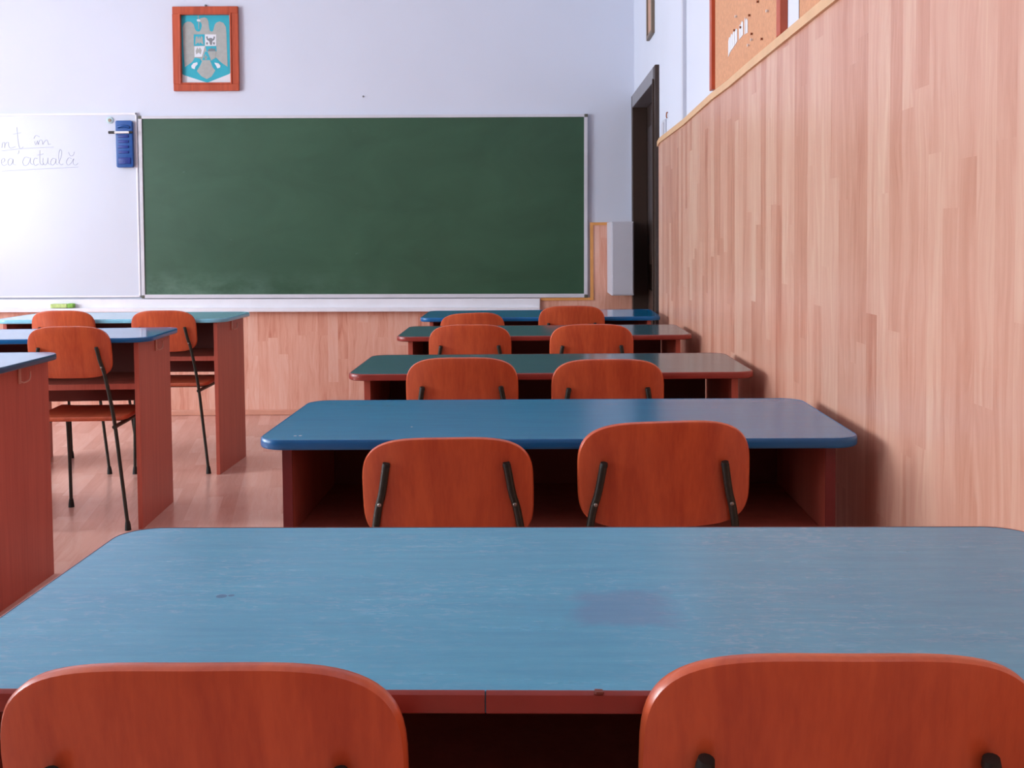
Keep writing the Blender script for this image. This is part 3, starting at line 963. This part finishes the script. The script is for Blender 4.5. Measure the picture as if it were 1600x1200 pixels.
make_desk('school_desk', 'worn grey-blue desk with scuffed top and red-brown edge, nearest the camera', (0.043, 0.848, 0), -0.013,
          M['top_worn'], M['red_edge'], True, joint=-0.08, chip=0.0106, dz=0.011)
make_desk('school_desk', 'glossy bright blue desk with blue edge, second desk from camera by right wall', (0.051, 1.991, 0), -0.011,
          M['top_blue_speck'], M['blue_edge'], False, panel_edge=M['maroon'])
make_desk('school_desk', 'grey-teal desk with red-brown edge, third desk from camera by right wall', (0.059, 2.965, 0), -0.003,
          M['top_grey'], M['red_edge'], True, gap=True)
make_desk('school_desk', 'grey-teal desk with red-brown edge, fourth desk from camera by right wall', (0.058, 4.09, 0), 0.002,
          M['top_grey'], M['red_edge'], True, gap=True)
make_desk('school_desk', 'bright blue desk by right wall and door, closest to the chalkboard', (0.053, 5.044, 0), -0.008,
          M['top_blue'], M['blue_edge'], False)
make_desk('school_desk', 'pale blue topped desk of the left row, closest to the front wall', (-2.0, 5.111, 0), -0.022,
          M['top_pale'], M['teal_edge'], False, hook=True, edge_round=0.08)
make_desk('school_desk', 'blue topped desk in the middle of the left row, one chair before it', (-2.024, 4.101, 0), 0.056,
          M['top_blue'], M['blue_edge'], False, hook=True, edge_round=0.08)
make_desk('school_desk', 'blue topped desk of the left row cut off by the left picture edge', (-2.129, 3.129, 0), 0.0,
          M['top_blue'], M['navy_edge'], False, hook=True, edge_round=0.08)

# ------------------------------------------------------------------ chairs
CHG = 'wooden school chairs with dark tube frames'
HW, BH = 0.156, 0.2
LEAN = 0.17            # backrest and rear tube lean, forward as it goes down


def make_chair(lab):
    t = thing('school_chair', lab, 'chair', (0, 0, 0), 0, CHG)
    # backrest: curved plywood plate; rear face at y=0 at its top edge
    bm = B()
    outl = superplate(HW, BH)
    T = 0.02

    def bend(x, z, y):
        return Vector((x, y + 0.016 * (x / HW) ** 2 - z * math.tan(LEAN), 0.8 + z))
    loops = []
    # concentric loops on rear face, rounded rim, front face
    for sc_, y in ((0.0, 0), (0.35, 0), (0.7, 0), (0.93, 0.0), (0.985, 0.0016), (1.0, 0.006), (1.0, T - 0.006), (0.985, T - 0.0016), (0.93, T), (0.7, T), (0.35, T), (0.0, T)):
        if sc_ == 0.0:
            loops.append([bm.verts.new(bend(0, -BH / 2, y))])
        else:
            loops.append([bm.verts.new(bend(x * sc_, -BH / 2 + (z + BH / 2) * sc_, y)) for x, z in outl])
    for a, b in zip(loops[:-1], loops[1:]):
        n = max(len(a), len(b))
        for k in range(n):
            k2 = (k + 1) % n
            if len(a) == 1:
                bm.faces.new((a[0], b[k2], b[k]))
            elif len(b) == 1:
                bm.faces.new((a[k], a[k2], b[0]))
            else:
                bm.faces.new((a[k], a[k2], b[k2], b[k]))
    obj('backrest', bm, M['cherry'], t, True)
    # seat: rounded plate, waterfall front
    bm = B()
    so = rrect(-0.178, 0.178, 0.115, 0.465, (0.045, 0.045, 0.06, 0.06), 8)

    def sz(x, y):
        u = (y - 0.115) / 0.35
        return 0.437 + 0.006 * (x / 0.175) ** 2 + 0.006 * u - 0.03 * max(0, (u - 0.82) / 0.18) ** 2
    cy = 0.29
    loops = []
    for sc_, dz in ((0, 0), (0.4, 0), (0.7, 0), (0.9, 0), (0.985, -0.001), (1.0, -0.005), (1.0, -0.013), (0.985, -0.017), (0.9, -0.018), (0.4, -0.018), (0, -0.018)):
        if sc_ == 0:
            loops.append([bm.verts.new((0, cy, sz(0, cy) + dz))])
        else:
            lp = []
            for x, y in so:
                X, Y = x * sc_, cy + (y - cy) * sc_
                lp.append(bm.verts.new((X, Y, sz(X, Y) + dz)))
            loops.append(lp)
    for a, b in zip(loops[:-1], loops[1:]):
        n = max(len(a), len(b))
        for k in range(n):
            k2 = (k + 1) % n
            if len(a) == 1:
                bm.faces.new((a[0], b[k], b[k2]))
            elif len(b) == 1:
                bm.faces.new((a[k], a[k2], b[0]))
            else:
                bm.faces.new((a[k], a[k2], b[k2], b[k]))
    obj('seat', bm, M['cherry_seat'], t, True)
    R_ = 0.0072
    for s in (-1, 1):
        # rear leg: from behind the backrest down to the floor
        bm = B()
        x0 = s * 0.109
        ytop = 0.016 * (0.107 / HW) ** 2 + (0.8 - 0.714) * math.tan(LEAN) - R_ - 0.0012
        yb = 0.016 * (0.125 / HW) ** 2 + (0.8 - 0.61) * math.tan(LEAN) - R_ - 0.0012
        pts = smooth_path([(x0, ytop, 0.714), (s * 0.118, (ytop + yb) / 2 - 0.001, 0.662), (s * 0.13, yb, 0.61), (s * 0.152, yb + 0.024, 0.44), (s * 0.168, 0.078, 0.22), (s * 0.181, 0.10, 0.012)], 6)
        tube(bm, pts, R_)
        lg = obj('leg', bm, M['tube'], t, True)
        bm = B(); tube(bm, [(x0 - s * 0.0003, ytop - 0.0006, 0.7135), (x0 - s * 0.001, ytop - 0.002, 0.720)], R_, 12, [R_ * 1.05, R_ * 0.9])
        obj('end_cap', bm, M['rubber'], lg, True)
        bm = B(); disc(bm, (s * 0.1225, (ytop + yb) / 2 - R_ + 0.004, 0.642), 0.0036, 0.003, dome=0.001)
        obj('bolt', bm, M['steel'], lg, True)
        bm = B(); tube(bm, [(s * 0.181, 0.10, 0.0), (s * 0.1805, 0.0997, 0.02), (s * 0.1798, 0.0985, 0.036)], 0.012, 12, [0.0125, 0.0110, 0.0084])
        obj('rubber_foot', bm, M['rubber'], lg, True)
        # front leg
        bm = B()
        tube(bm, smooth_path([(s * 0.150, 0.385, 0.413), (s * 0.157, 0.415, 0.385), (s * 0.166, 0.452, 0.22), (s * 0.178, 0.488, 0.012)], 6), R_)
        lg = obj('leg', bm, M['tube'], t, True)
        bm = B(); tube(bm, [(s * 0.178, 0.488, 0.0), (s * 0.1776, 0.487, 0.02), (s * 0.1768, 0.484, 0.036)], 0.012, 12, [0.0125, 0.0110, 0.0084])
        obj('rubber_foot', bm, M['rubber'], lg, True)
        # side rail under the seat
        bm = B()
        tube(bm, [(s * 0.154, 0.052, 0.410), (s * 0.152, 0.2, 0.4105), (s * 0.150, 0.387, 0.412)], 0.008)
        obj('seat_rail', bm, M['tube'], t, True)
    bm = B(); tube(bm, [(-0.151, 0.25, 0.409), (0.151, 0.25, 0.409)], 0.0075)
    obj('cross_bar', bm, M['tube'], t, True)
    return t


CHAIRS = [  # x, y, rotz, height, back lowered, back tilt, width factor, label
    (-0.251, 0.773, 0.0, 0.811, 0, 0, 1.0, 'largest cherry wood chair at the lower left, nearest the camera'),
    (0.241, 0.800, 0.0, 0.806, 0, 0.004, 1.0, 'cherry wood chair at the lower right before the nearest worn desk'),
    (-0.150, 1.920, 0.0, 0.766, -0.034, -0.008, 1.0, 'left of two cherry chairs at the bright blue second desk, its back lower'),
    (0.241, 1.915, 0.02, 0.794, -0.006, -0.022, 1.0, 'right of two cherry chairs at the bright blue second desk, turned slightly'),
    (-0.183, 2.913, 0.0, 0.800, 0, 0, 0.986, 'left of two cherry chairs at the third desk from the camera'),
    (0.214, 2.913, 0.0, 0.793, 0, 0, 0.985, 'right of two cherry chairs at the third desk from the camera'),
    (-0.221, 4.035, 0.0, 0.799, 0, 0, 1.0, 'left of two cherry chairs at the fourth desk from the camera'),
    (0.233, 3.987, 0.0, 0.801, 0, 0, 1.0, 'right of two cherry chairs at the fourth desk from the camera'),
    (-0.264, 4.970, -0.04, 0.778, -0.02, -0.035, 0.965, 'left of two cherry chairs at the blue desk nearest the chalkboard'),
    (0.199, 4.985, 0.0, 0.806, 0, 0, 0.988, 'right of two cherry chairs at the blue desk nearest the chalkboard'),
    (-2.201, 5.060, 0.0, 0.797, 0, 0, 0.968, 'left of two orange lit chairs at the far left desk by the whiteboard'),
    (-1.723, 5.055, 0.0, 0.794, 0, 0, 0.984, 'right of two orange lit chairs at the far left desk, back leg in view'),
    (-1.738, 4.038, 0.05, 0.803, 0, 0, 1.0, 'orange lit chair at the middle left desk, seat and legs in view'),
]
chair0 = None
for (x, y, rz, h, low_, tilt, wf, lab) in CHAIRS:
    if chair0 is None:
        chair0 = make_chair(lab)
        c = chair0
    else:
        c = dup(chair0, (x, y, 0), rz, lab)
    c.location = (x, y, 0)
    c.rotation_euler = (0, 0, rz)
    c.scale = (wf, 1, (h - low_) / 0.8)
    for ch in c.children:
        if ch.name.startswith('backrest'):
            ch.location = (0, 0, low_)
            ch.rotation_euler = (0, tilt, 0)
            ch.location = (-0.8 * math.sin(tilt), 0, low_ + 0.0)
            break
# a chair that keeps the parts where the first one has them
for ch in chair0.children:
    if ch.name.startswith('backrest'):
        ch.location = (0, 0, 0)
